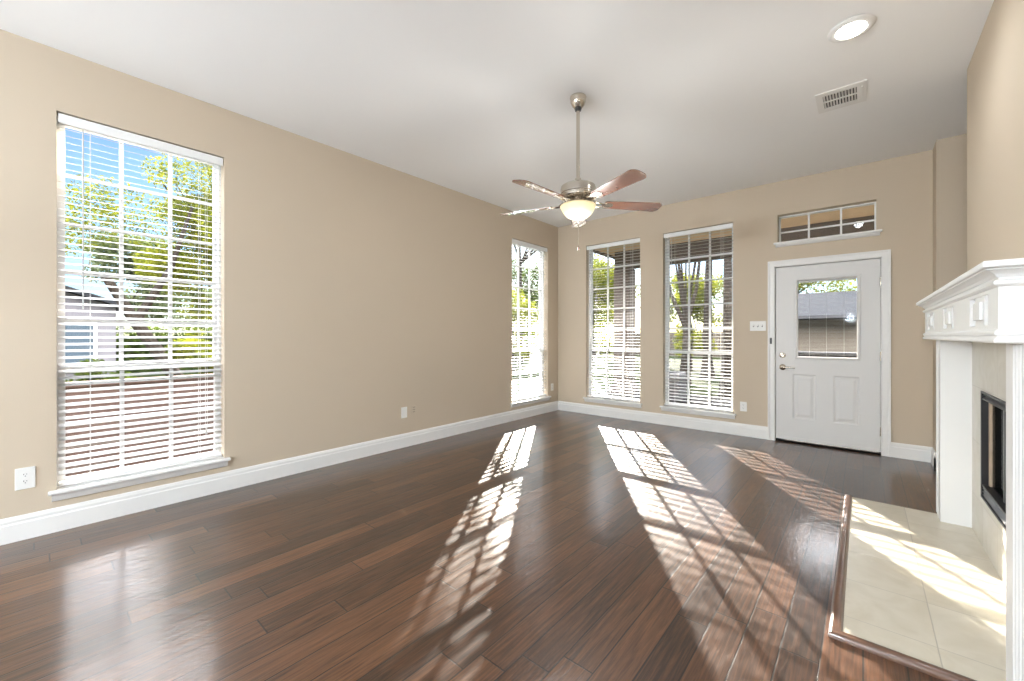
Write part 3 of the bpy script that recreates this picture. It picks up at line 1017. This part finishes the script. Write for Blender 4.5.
# ------------------------------------------------------------------ ceiling fan
def ceiling_fan():
    fx, fy = -1.643, 2.686
    t = empty('ceiling_fan', 'brushed nickel ceiling fan with five brown blades and a cream glass bowl light', 'ceiling fan', (fx, fy, H))
    z = lambda q: q - H
    bm = one(lathe, [(0, 3.0478), (0.060, 3.0478), (0.062, 3.040), (0.058, 3.030), (0.057, 3.010), (0.048, 2.985), (0.034, 2.968), (0.030, 2.963), (0, 2.963)], 32, 'Z', (0, 0, -H))
    obj('canopy', bm, M_nick, t, smooth=True)
    bm = bmesh.new()
    lathe(bm, [(0.0, 2.966), (0.023, 2.964), (0.026, 2.955), (0.022, 2.942), (0.0, 2.940)], 20, 'Z', (0, 0, -H))
    obj('hanger_ball', bm, M_black, t, smooth=True)
    bm = bmesh.new()
    tube(bm, (0, 0, z(2.945)), (0, 0, z(2.36)), 0.0135, seg=18)
    lathe(bm, [(0, 2.430), (0.020, 2.430), (0.024, 2.418), (0.024, 2.384), (0, 2.38)], 24, 'Z', (0, 0, -H))
    obj('downrod', bm, M_nick, t, smooth=True)
    bm = one(lathe, [(0, 2.385), (0.070, 2.384), (0.110, 2.378), (0.128, 2.366), (0.132, 2.350), (0.132, 2.312), (0.128, 2.308), (0.128, 2.300), (0.132, 2.296),
                     (0.131, 2.282), (0.115, 2.268), (0.085, 2.260), (0, 2.259)], 40, 'Z', (0, 0, -H))
    obj('motor_housing', bm, M_nick, t, smooth=True)
    bm = one(lathe, [(0, 2.261), (0.075, 2.261), (0.078, 2.254), (0.070, 2.246), (0.088, 2.240), (0.105, 2.236), (0.124, 2.232), (0.129, 2.226), (0.125, 2.221), (0, 2.222)], 40, 'Z', (0, 0, -H))
    obj('light_fitter', bm, M_nick, t, smooth=True)
    bm = one(lathe, [(0.121, 2.224), (0.133, 2.222), (0.135, 2.214), (0.127, 2.200), (0.112, 2.172), (0.090, 2.146), (0.056, 2.126), (0.020, 2.118), (0, 2.117)], 40, 'Z', (0, 0, -H))
    obj('glass_bowl', bm, M_bowl, t, smooth=True)
    bm = one(lathe, [(0, 2.119), (0.016, 2.119), (0.018, 2.112), (0.010, 2.104), (0.006, 2.096), (0, 2.095)], 18, 'Z', (0, 0, -H))
    obj('bowl_finial', bm, M_dnick, t, smooth=True)
    bm = bmesh.new()
    tube(bm, (0.004, 0, z(2.10)), (0.004, 0, z(1.905)), 0.0016, seg=6)
    pc = obj('pull_chain', bm, M_nick, t)
    bm = one(lathe, [(0, 1.912), (0.005, 1.908), (0.008, 1.893), (0.006, 1.884), (0, 1.882)], 12, 'Z', (0.004, 0, -H))
    obj('chain_knob', bm, M_blade, pc, smooth=True)
    # blades: local X outwards, pitched; the bracket is a sub-part
    for k in range(5):
        ang = R(-167.0 + 72 * k)
        rot = Matrix.Rotation(ang, 4, 'Z') @ Matrix.Translation((0, 0, z(2.240))) @ Matrix.Rotation(R(-12), 4, 'X')
        bm = bmesh.new()
        out = []
        hw0, hw1, r0, r1 = 0.048, 0.066, 0.205, 0.664
        up = []
        nseg = 10
        top_pts = [(r0, hw0 * 0.82), (r0 + 0.02, hw0)]
        for i in range(1, nseg):
            s = i / nseg
            top_pts.append((r0 + 0.02 + (r1 - 0.06 - r0) * s, hw0 + (hw1 - hw0) * s))
        for i in range(6):
            a_ = PI / 2 * i / 5
            top_pts.append((r1 - 0.045 + 0.045 * math.sin(a_), hw1 - 0.045 + 0.045 * math.cos(a_)))
        out = top_pts + [(x, -y) for x, y in top_pts[::-1]]
        prism(bm, out, -0.003, 0.003, lambda p, q, zz: (p, q, zz))
        bm.transform(rot)
        b = obj('blade', bm, M_blade, t)
        bm = bmesh.new()
        plate = [(0.185, 0.022), (0.205, 0.036), (0.245, 0.036), (0.268, 0.020), (0.276, 0.0)]
        plate = plate + [(x, -y) for x, y in plate[:-1][::-1]]
        prism(bm, plate, -0.0075, -0.0032, lambda p, q, zz: (p, q, zz))
        for sx, sy in ((0.215, 0.022), (0.215, -0.022), (0.255, 0.0)):
            lathe(bm, [(0, -0.0105), (0.005, -0.0095), (0.006, -0.0075), (0, -0.0074)], 10, 'Z', (sx, sy, 0))
        for sy in (-1, 1):
            path_tube(bm, [(0.075, sy * 0.014, 0.020), (0.115, sy * 0.024, 0.012), (0.150, sy * 0.028, -0.004), (0.192, sy * 0.018, -0.006)], [0.009, 0.008, 0.0075, 0.006], 8)
        bm.transform(rot)
        obj('blade_bracket', bm, M_nick, b, smooth=True)
    ld = bpy.data.lights.new('fan_bulb', 'POINT')
    ld.energy = FAN_W
    ld.color = (0.98, 1.0, 0.98)
    ld.shadow_soft_size = 0.18
    lo = bpy.data.objects.new('fan_bulb', ld)
    C.objects.link(lo)
    lo.location = (fx, fy, 1.90)

ceiling_fan()

# ------------------------------------------------------------------ recessed ceiling lights, vent
def can_light(x, y, label):
    t = empty('recessed_light', label, 'ceiling light', (x, y, H), 0, 'recessed ceiling lights')
    bm = one(lathe, [(0.070, -0.0005), (0.108, -0.0005), (0.112, -0.005), (0.106, -0.012), (0.090, -0.016), (0.074, -0.015), (0.070, -0.008)], 40, 'Z')
    # close the ring
    obj('trim_ring', bm, M_trim, t, smooth=True)
    bm = one(lathe, [(0.0, -0.034), (0.030, -0.033), (0.052, -0.027), (0.066, -0.016), (0.071, -0.002), (0, -0.001)], 32, 'Z')
    obj('lens', bm, M_led, t, smooth=True)
    ld = bpy.data.lights.new('can_lamp', 'SPOT')
    ld.energy = CAN_W
    ld.color = (0.94, 1.0, 1.06)
    ld.spot_size = R(176)
    ld.spot_blend = 1.0
    ld.shadow_soft_size = 0.06
    lo = bpy.data.objects.new('can_lamp', ld)
    C.objects.link(lo)
    lo.location = (x, y, H - 0.045)

can_light(-0.054, 3.131, 'round white recessed ceiling light glowing near the chimney breast')
can_light(-0.054, 0.20, 'unseen recessed ceiling light added as fill above the camera side of the room')  # extra fixture out of view, added for fill light

def ceiling_vent():
    x0, x1, y0, y1 = -0.275, 0.020, 3.825, 4.160
    t = empty('ceiling_vent', 'white louvred air vent in the ceiling beyond the recessed light', 'vent', ((x0 + x1) / 2, (y0 + y1) / 2, H))
    w, d = (x1 - x0) / 2, (y1 - y0) / 2
    bm = bmesh.new()
    lx0, lx1, ly0, ly1 = -w + 0.042, w - 0.055, -d + 0.058, d - 0.064
    ym = (ly0 + ly1) / 2
    for a, b, c, e in ((-w, lx0, -d, d), (lx1, w, -d, d), (lx0, lx1, -d, ly0), (lx0, lx1, ly1, d), (lx0, lx1, ym - 0.008, ym + 0.008)):
        box(bm, a, b, c, e, -0.007, -0.0008)
    obj('vent_frame', bm, M_trim, t)
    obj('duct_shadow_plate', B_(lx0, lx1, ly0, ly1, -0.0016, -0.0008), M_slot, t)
    bm = bmesh.new()
    n = 11
    for a, b in ((ly0, ym - 0.008), (ym + 0.008, ly1)):
        for i in range(n):
            x = lx0 + (lx1 - lx0) * (i + 0.5) / n
            prism(bm, [(x - 0.006, -0.0075), (x + 0.003, -0.002), (x + 0.0042, -0.0026), (x - 0.0045, -0.0085)], a, b, lambda p, q, y: (p, y, q))
    obj('louvres', bm, M_trim, t)
    bm = B_(w - 0.030, w - 0.022, -0.10, 0.03, -0.012, -0.007)
    obj('damper_lever', bm, M_trim, t)

ceiling_vent()

# ------------------------------------------------------------------ unseen end behind the camera: globe lamps added to light the room
def fill_pendant(x, y, zc, label, watt):
    t = empty('fill_globe', label, 'fill lamp', (x, y, H), 0, 'added fill globes')
    bm = one(lathe, [(0, -0.0005), (0.06, -0.0005), (0.06, -0.02), (0.02, -0.035), (0, -0.035)], 24, 'Z')
    obj('canopy', bm, M_nick, t, smooth=True)
    bm = bmesh.new()
    tube(bm, (0, 0, -0.03), (0, 0, zc + 0.15 - H), 0.006, seg=10)
    obj('rod', bm, M_nick, t)
    r = 0.14
    prof = [(0, r)] + [(r * math.sin(PI * i / 16), r * math.cos(PI * i / 16)) for i in range(1, 16)] + [(0, -r)]
    bm = one(lathe, prof, 32, 'Z', (0, 0, zc - H))
    obj('globe_shade', bm, emis('fill_light_globe', (0.87, 1.0, 1.13), watt / (PI * 4 * PI * r * r)), t, smooth=True)
    return t

for (x, y, zc, watt, lab) in ((-1.7, -2.6, 1.75, 240, 'unseen opal globe added as fill light on the long wall side of the dining end'),
                              (-2.9, -3.7, 1.75, 240, 'unseen opal globe added as fill light in the far corner of the dining end'),
                              (-0.3, -4.2, 1.75, 200, 'unseen opal globe added as fill light in the middle of the dining end'),
                              (2.1, -1.4, 1.65, 40, 'unseen opal globe added as fill light on the kitchen side of the dining end')):
    fill_pendant(x, y, zc, lab, watt)

# ------------------------------------------------------------------ outside: ground, patio, porch
def outside():
    struct('ground', B_(-60, XL - TW - 0.001, -30, 60, GZ - 0.2, GZ), M_grass, 'green side lawn outside the long wall windows', 'lawn')
    struct('ground_back', B_(XL - TW, 40, YB + TW + 0.001, 60, GZ - 0.2, GZ), M_grass, 'green back lawn beyond the patio', 'lawn')
    struct('patio', B_(-4.6, 3.4, YB + TW + 0.002, 9.5, GZ + 0.001, -0.06), M_conc, 'pale concrete patio slab outside the garden door', 'patio')
    # porch roof on a brick post
    t = empty('porch_roof', 'covered porch roof with tan boarded soffit over the patio', 'porch', (0, 7.4, 0))
    def put(name, bm, m, parent=t):
        bmesh.ops.translate(bm, verts=bm.verts, vec=(0, -7.4, 0))
        return obj(name, bm, m, parent)
    put('soffit', B_(-4.55, 3.4, YB + TW + 0.005, 9.2, 3.15, 3.18), M_soff)
    put('roof_deck', B_(-4.6, 3.4, YB + TW + 0.005, 9.25, 3.181, 3.34), M_shing)
    put('beam', B_(-4.33, 3.3, 8.67, 8.93, 2.76, 3.149), M_beam)
    bm = bmesh.new()
    box(bm, -4.58, 3.4, 9.16, 9.199, 2.97, 3.149)
    box(bm, -4.58, -4.54, YB + TW + 0.006, 9.159, 3.09, 3.149)
    put('fascia', bm, M_beam)
    bm = bmesh.new()
    box(bm, -4.33, -3.97, 8.62, 8.98, -0.055, 2.755)
    box(bm, -4.38, -3.92, 8.57, 9.03, -0.055, 0.12)
    put('post', bm, M_postbr)
    bm = bmesh.new()
    box(bm, 2.3, 2.66, 8.62, 8.98, -0.055, 2.755)
    box(bm, 2.25, 2.71, 8.57, 9.03, -0.055, 0.12)
    put('post', bm, M_postbr)
    # low brick garden wall beyond the large window
    t = empty('garden_wall', 'low red brown brick garden wall outside the large window', 'garden wall', (-6.1, 1.0, GZ))
    obj('brick_course', B_(-0.10, 0.10, -4.5, 3.2, 0.001, 1.02), M_brick, t)
    obj('coping', B_(-0.13, 0.13, -4.53, 3.23, 1.021, 1.06, 0.008), M_brick, t)
    # neighbouring house with a gable seen through the large window
    t = empty('neighbour_house', 'pale lilac grey house with a gable roof seen through the large window', 'house', (-15.0, 1.3, GZ))
    obj('wall', B_(-6, 0, -6.0, 0.1, 0.001, 2.3), M_side, t)
    bm = bmesh.new()
    prism(bm, [(-6.0, 2.301), (0.1, 2.301), (-2.95, 3.4)], -6, 0, lambda p, q, x: (x, p, q))
    obj('gable', bm, M_side, t)
    bm = bmesh.new()
    for sgn in (-1, 1):
        prism(bm, [(-2.95, 3.42), (-2.95 + sgn * 3.3, 2.23), (-2.95 + sgn * 3.3, 2.34), (-2.95, 3.54)], -6.2, 0.25, lambda p, q, x: (x, p, q))
    obj('roof', bm, M_shing, t)
    for y, z in ((-0.75, 1.25), (-3.2, 1.25)):
        bm = bmesh.new()
        box(bm, 0.001, 0.05, y - 0.5, y + 0.5, z - 0.62, z + 0.62)
        w = obj('window', bm, M_vinyl, t)
        obj('pane', B_(0.051, 0.06, y - 0.43, y + 0.43, z - 0.55, z + 0.55), M_bluegl, w)
    # garage beyond the garden door
    t = empty('neighbour_garage', 'tan brick outbuilding with a grey roof seen through the door glass', 'outbuilding', (2.0, 16.0, GZ))
    obj('wall', B_(-4.2, 5.0, 0, 4, 0.001, 2.15), M_tanbr, t)
    bm = bmesh.new()
    prism(bm, [(-0.45, 2.02), (-0.45, 2.16), (2.0, 3.05), (4.45, 2.16), (4.45, 2.02), (2.0, 2.90)], -4.5, 5.3, lambda p, q, x: (x, p, q))
    obj('roof', bm, M_shing, t)
    obj('gutter', B_(-4.5, 5.3, -0.56, -0.451, 2.07, 2.16), M_stone, t)
    t = empty('stone_planter_wall', 'low grey stone wall on the lawn seen through the bottom of the door glass', 'garden wall', (1.4, 10.6, GZ))
    obj('stone_course', B_(-2.6, 2.4, -0.15, 0.15, 0.001, 1.15), M_stone, t)
    obj('coping', B_(-2.63, 2.43, -0.18, 0.18, 1.151, 1.20, 0.01), M_stone, t)
    # air conditioner on the patio edge
    t = empty('air_conditioner', 'dark grey box shaped air conditioner standing outside the window nearest the door', 'air conditioner', (-2.95, 8.35, -0.06))
    obj('casing', B_(-0.24, 0.24, -0.24, 0.24, 0.03, 0.56, 0.02), M_acgrey, t)
    bm = bmesh.new()
    for i in range(12):
        z = 0.08 + i * 0.038
        box(bm, -0.215, 0.215, -0.252, -0.241, z, z + 0.014)
        box(bm, 0.241, 0.252, -0.215, 0.215, z, z + 0.014)
    obj('louvres', bm, M_black, t)
    bm = bmesh.new()
    for i in range(8):
        tube(bm, (0.03 * math.cos(PI * i / 4), 0.03 * math.sin(PI * i / 4), 0.566), (0.21 * math.cos(PI * i / 4), 0.21 * math.sin(PI * i / 4), 0.566), 0.004, seg=4)
    for r in (0.05, 0.10, 0.15, 0.20):
        for i in range(24):
            a0, a1 = 2 * PI * i / 24, 2 * PI * (i + 1) / 24
            tube(bm, (r * math.cos(a0), r * math.sin(a0), 0.566), (r * math.cos(a1), r * math.sin(a1), 0.566), 0.004, seg=4, cap=False)
    obj('fan_guard', bm, M_black, t)
    obj('base_pad', B_(-0.30, 0.30, -0.30, 0.30, 0.001, 0.029), M_conc, t)
    # board fence closing the back garden
    t = empty('board_fence', 'weathered board fence closing the far end of the back lawn', 'fence', (-6.0, 31.5, GZ))
    bm = bmesh.new()
    n = 120
    for i in range(n):
        x = -9 + i * 0.15
        box(bm, x + 0.004, x + 0.146, 0, 0.02, 0.03, 1.8 + 0.015 * random.random())
    obj('fence_boards', bm, M_fence, t)
    bm = bmesh.new()
    for z in (0.35, 1.45):
        box(bm, -9, 9, 0.021, 0.06, z, z + 0.09)
    obj('rail', bm, M_fence, t)

outside()

# ------------------------------------------------------------------ trees and shrubs
def leaves_mesh(name, clusters, n, size, m, parent, rnd):
    verts, faces = [], []
    tot = sum(c[1] ** 2 for c in clusters)
    for (c, rad, squash) in clusters:
        k = max(8, int(n * rad * rad / tot))
        for _ in range(k):
            d = Vector((rnd.gauss(0, 1), rnd.gauss(0, 1), rnd.gauss(0, 1))).normalized() * rad * (rnd.random() ** 0.45)
            p = Vector(c) + Vector((d.x, d.y, d.z * squash))
            ax = Vector((rnd.gauss(0, 1), rnd.gauss(0, 1), rnd.gauss(0, 0.6))).normalized()
            bx = ax.cross(Vector((rnd.gauss(0, 1), rnd.gauss(0, 1), rnd.gauss(0, 1)))).normalized()
            cx = ax.cross(bx)
            L_ = size * (0.7 + 0.6 * rnd.random())
            w = L_ * 0.30
            i0 = len(verts)
            verts += [p - ax * L_ / 2, p + bx * w + cx * w * 0.25, p + ax * L_ / 2, p - bx * w + cx * w * 0.25]
            faces += [(i0, i0 + 1, i0 + 2), (i0, i0 + 2, i0 + 3)]
    me = bpy.data.meshes.new(name)
    me.from_pydata([tuple(v) for v in verts], [], faces)
    me.materials.append(m)
    o = bpy.data.objects.new(name, me)
    C.objects.link(o)
    o.parent = parent
    return o

def tree(label, base, trunk, r0, crowns, n, size, m, group=None, seed=1, name='garden_tree', cat='tree', branches=()):
    """trunk: points relative to the base; crowns: (centre, radius, clumps)"""
    rnd = random.Random(seed)
    t = empty(name, label, cat, base, 0, group)
    bm = bmesh.new()
    k = len(trunk)
    path_tube(bm, trunk, [r0 * (1.25 if i == 0 else 1 - 0.6 * i / (k - 1)) for i in range(k)], 10)
    for br in branches:
        path_tube(bm, br, [r0 * 0.5 * (1 - 0.7 * i / (len(br) - 1)) for i in range(len(br))], 7)
    clumps = []
    for (c, rad, nc) in crowns:
        for _ in range(nc):
            d = Vector((rnd.gauss(0, 1), rnd.gauss(0, 1), rnd.gauss(0, 1))).normalized() * rad * (rnd.random() ** 0.5)
            cc = Vector(c) + Vector((d.x, d.y, d.z * 0.8))
            clumps.append((cc, rad * rnd.uniform(0.26, 0.46), 0.75))
            if nc > 1 and rnd.random() < 0.45:
                top = Vector(trunk[-1])
                path_tube(bm, [top, (top + cc) / 2 + Vector((0, 0, 0.1 * rad)), cc], [r0 * 0.28, r0 * 0.17, r0 * 0.06], 5)
    obj('trunk', bm, M_bark, t)
    leaves_mesh('crown', clumps, n, size, m, t, rnd)
    return t

G = GZ
# seen through the large window
tree('yellow green leafy tree filling the far half of the large window', (-9.6, 2.9, G), [(0, 0, 0), (0.05, -0.1, 1.2), (0.0, -0.3, 2.4)], 0.10,
     [((0.1, -0.75, 3.1), 1.05, 30), ((0.1, -0.55, 4.1), 0.95, 24), ((0.3, -0.6, 1.9), 0.6, 10)], 34000, 0.056, M_lyel, seed=3,
     branches=([(0, -0.3, 2.3), (0.1, -0.8, 3.3), (0.0, -1.4, 4.3)],))
tree('dark leaning tree with a bare trunk in the middle of the large window', (-8.4, 1.95, G), [(0, 0, 0), (0, -0.4, 0.75), (0, -0.95, 1.75), (0, -1.3, 2.45)], 0.13,
     [((0.1, -1.65, 3.6), 2.0, 1), ((0.3, -1.2, 3.9), 1.9, 1), ((0.0, -1.75, 2.9), 1.3, 1)], 5500, 0.046, M_lyel, seed=4, branches=([(0, -0.95, 1.75), (0.1, -0.55, 2.6), (0.2, -0.3, 3.6)],))
tree('bushy yellow green shrub behind the brick garden wall', (-7.4, 1.65, G), [(0, 0, 0), (0, 0, 0.5), (0.05, 0, 1.0)], 0.05,
     [((0, 0.0, 1.25), 0.42, 16)], 3600, 0.055, M_lyel, seed=5, name='garden_shrub', cat='shrub')
tree('dark low shrub behind the brick garden wall beneath the pale house', (-7.9, 0.55, G), [(0, 0, 0), (0, 0, 0.4), (0.05, 0, 0.6)], 0.05,
     [((0, 0.0, 0.78), 0.45, 14)], 3000, 0.055, M_lgrn, seed=6, name='garden_shrub', cat='shrub')
tree('tall grey green tree rising far behind the pale house', (-26.2, 3.4, G), [(0, 0, 0), (0, 0, 2), (0.2, 0.1, 4)], 0.22,
     [((0.3, -0.2, 5.0), 1.7, 34), ((0.3, 1.0, 3.2), 1.7, 24)], 15000, 0.15, M_lgry, seed=8)
tree('unseen green tree added on the side lawn to block sun from the large window', (-7.8, 6.6, G), [(0, 0, 0), (0, 0, 1.3), (0.05, 0.0, 2.4)], 0.13,
     [((0, 0, 2.6), 1.3, 30), ((0.1, -0.2, 1.4), 1.0, 14), ((0.0, 0.0, 4.2), 1.1, 16)], 11000, 0.11, M_lgrn, seed=9)  # out of view, added to keep direct sun off the large window
# clipped hedge closing the side lawn
rh = random.Random(40)
th = empty('garden_hedge', 'long dark green hedge behind the pale house and trees', 'hedge', (-22.6, 5.0, GZ))
bm = bmesh.new()
box(bm, -0.3, 0.3, -9.8, 9.8, 0.001, 1.5)
obj('hedge_core', bm, M_ldrk, th)
leaves_mesh('hedge_foliage', [((0, -9.6 + 0.6 * i, 0.85 + 0.7 * (i % 2)), 0.75, 0.9) for i in range(33)], 14000, 0.16, M_lgrn, th, rh)
# back garden
specs = [
    ('pale yellow green tree standing far behind the room corner', (-11.6, 13.4), 3.9, 1.3, M_lyel, 11, 9000, 0.10),
    ('green tree far off seen through the narrow long wall window', (-17.5, 22.0), 7.2, 2.6, M_lgrn, 12, 9000, 0.16),
    ('yellow green tree seen just left of the porch post', (-10.6, 18.6), 6.4, 2.3, M_lyel, 13, 14000, 0.13),
    ('dense yellow green tree far behind the window nearest the door', (-5.9, 18.9), 5.2, 1.6, M_lyel, 14, 8000, 0.14),
    ('light green tree far behind the porch beam', (-2.4, 23.6), 6.4, 2.0, M_lyel, 15, 8000, 0.14),
    ('green tree rising behind the tan outbuilding', (2.4, 25.5), 7.4, 2.8, M_lyel, 16, 9000, 0.17),
    ('mid green tree beside the far board fence', (-16.0, 28.5), 8.4, 2.8, M_lgrn, 17, 8000, 0.17),
]
for lab, (x, y), hh, rad, m, sd, nl, ls in specs:
    tree(lab, (x, y, G), [(0, 0, 0), (0.1, 0, hh * 0.3), (0.0, 0.1, hh * 0.55)], 0.15,
         [((0, 0, hh * 0.62), rad, 30), ((0.2, 0.1, hh * 0.3), rad * 0.8, 14)], nl, ls, m, 'trees beyond the windows', sd)
# forked trunks close behind the porch
tree('forked dark trunk tree behind the window nearest the door', (-4.3, 13.4, G), [(0, 0, 0), (0.05, 0, 1.1), (0.0, 0.1, 1.9)], 0.17,
     [((-0.2, 0.4, 5.6), 0.8, 16)], 2400, 0.12, M_lgrn, seed=21,
     branches=([(0, 0.1, 1.8), (-0.45, 0.1, 2.9), (-0.9, 0.2, 4.8)], [(0, 0.1, 1.8), (0.3, 0.2, 3.0), (0.5, 0.3, 5.2)]))
tree('straight dark trunk tree beside the forked one', (-4.1, 15.2, G), [(0, 0, 0), (0.0, 0, 1.5), (0.02, 0.0, 3.2), (0.05, 0.1, 5.0)], 0.22,
     [((0.2, 0.2, 6.0), 0.7, 16)], 2400, 0.12, M_lgrn, seed=22)
tree('slim dark trunk tree standing closest to the porch beam', (-2.62, 11.4, G), [(0, 0, 0), (0.03, 0, 1.5), (0.0, 0.1, 3.2), (0.0, 0.1, 5.0)], 0.16,
     [((0.1, 0.1, 5.6), 0.7, 14)], 2400, 0.12, M_lgrn, seed=23)
# overhanging tree that dapples the sun on the floor
tree('high spreading tree over the side lawn beyond the room corner', (-14.6, 17.6, G), [(0, 0, 0), (0.1, 0, 2.5), (0.3, -0.2, 5.5)], 0.2,
     [((0.6, -0.6, 8.0), 1.7, 20), ((3.2, 0.2, 7.6), 1.2, 10)], 4200, 0.13, M_lgrn, seed=24)
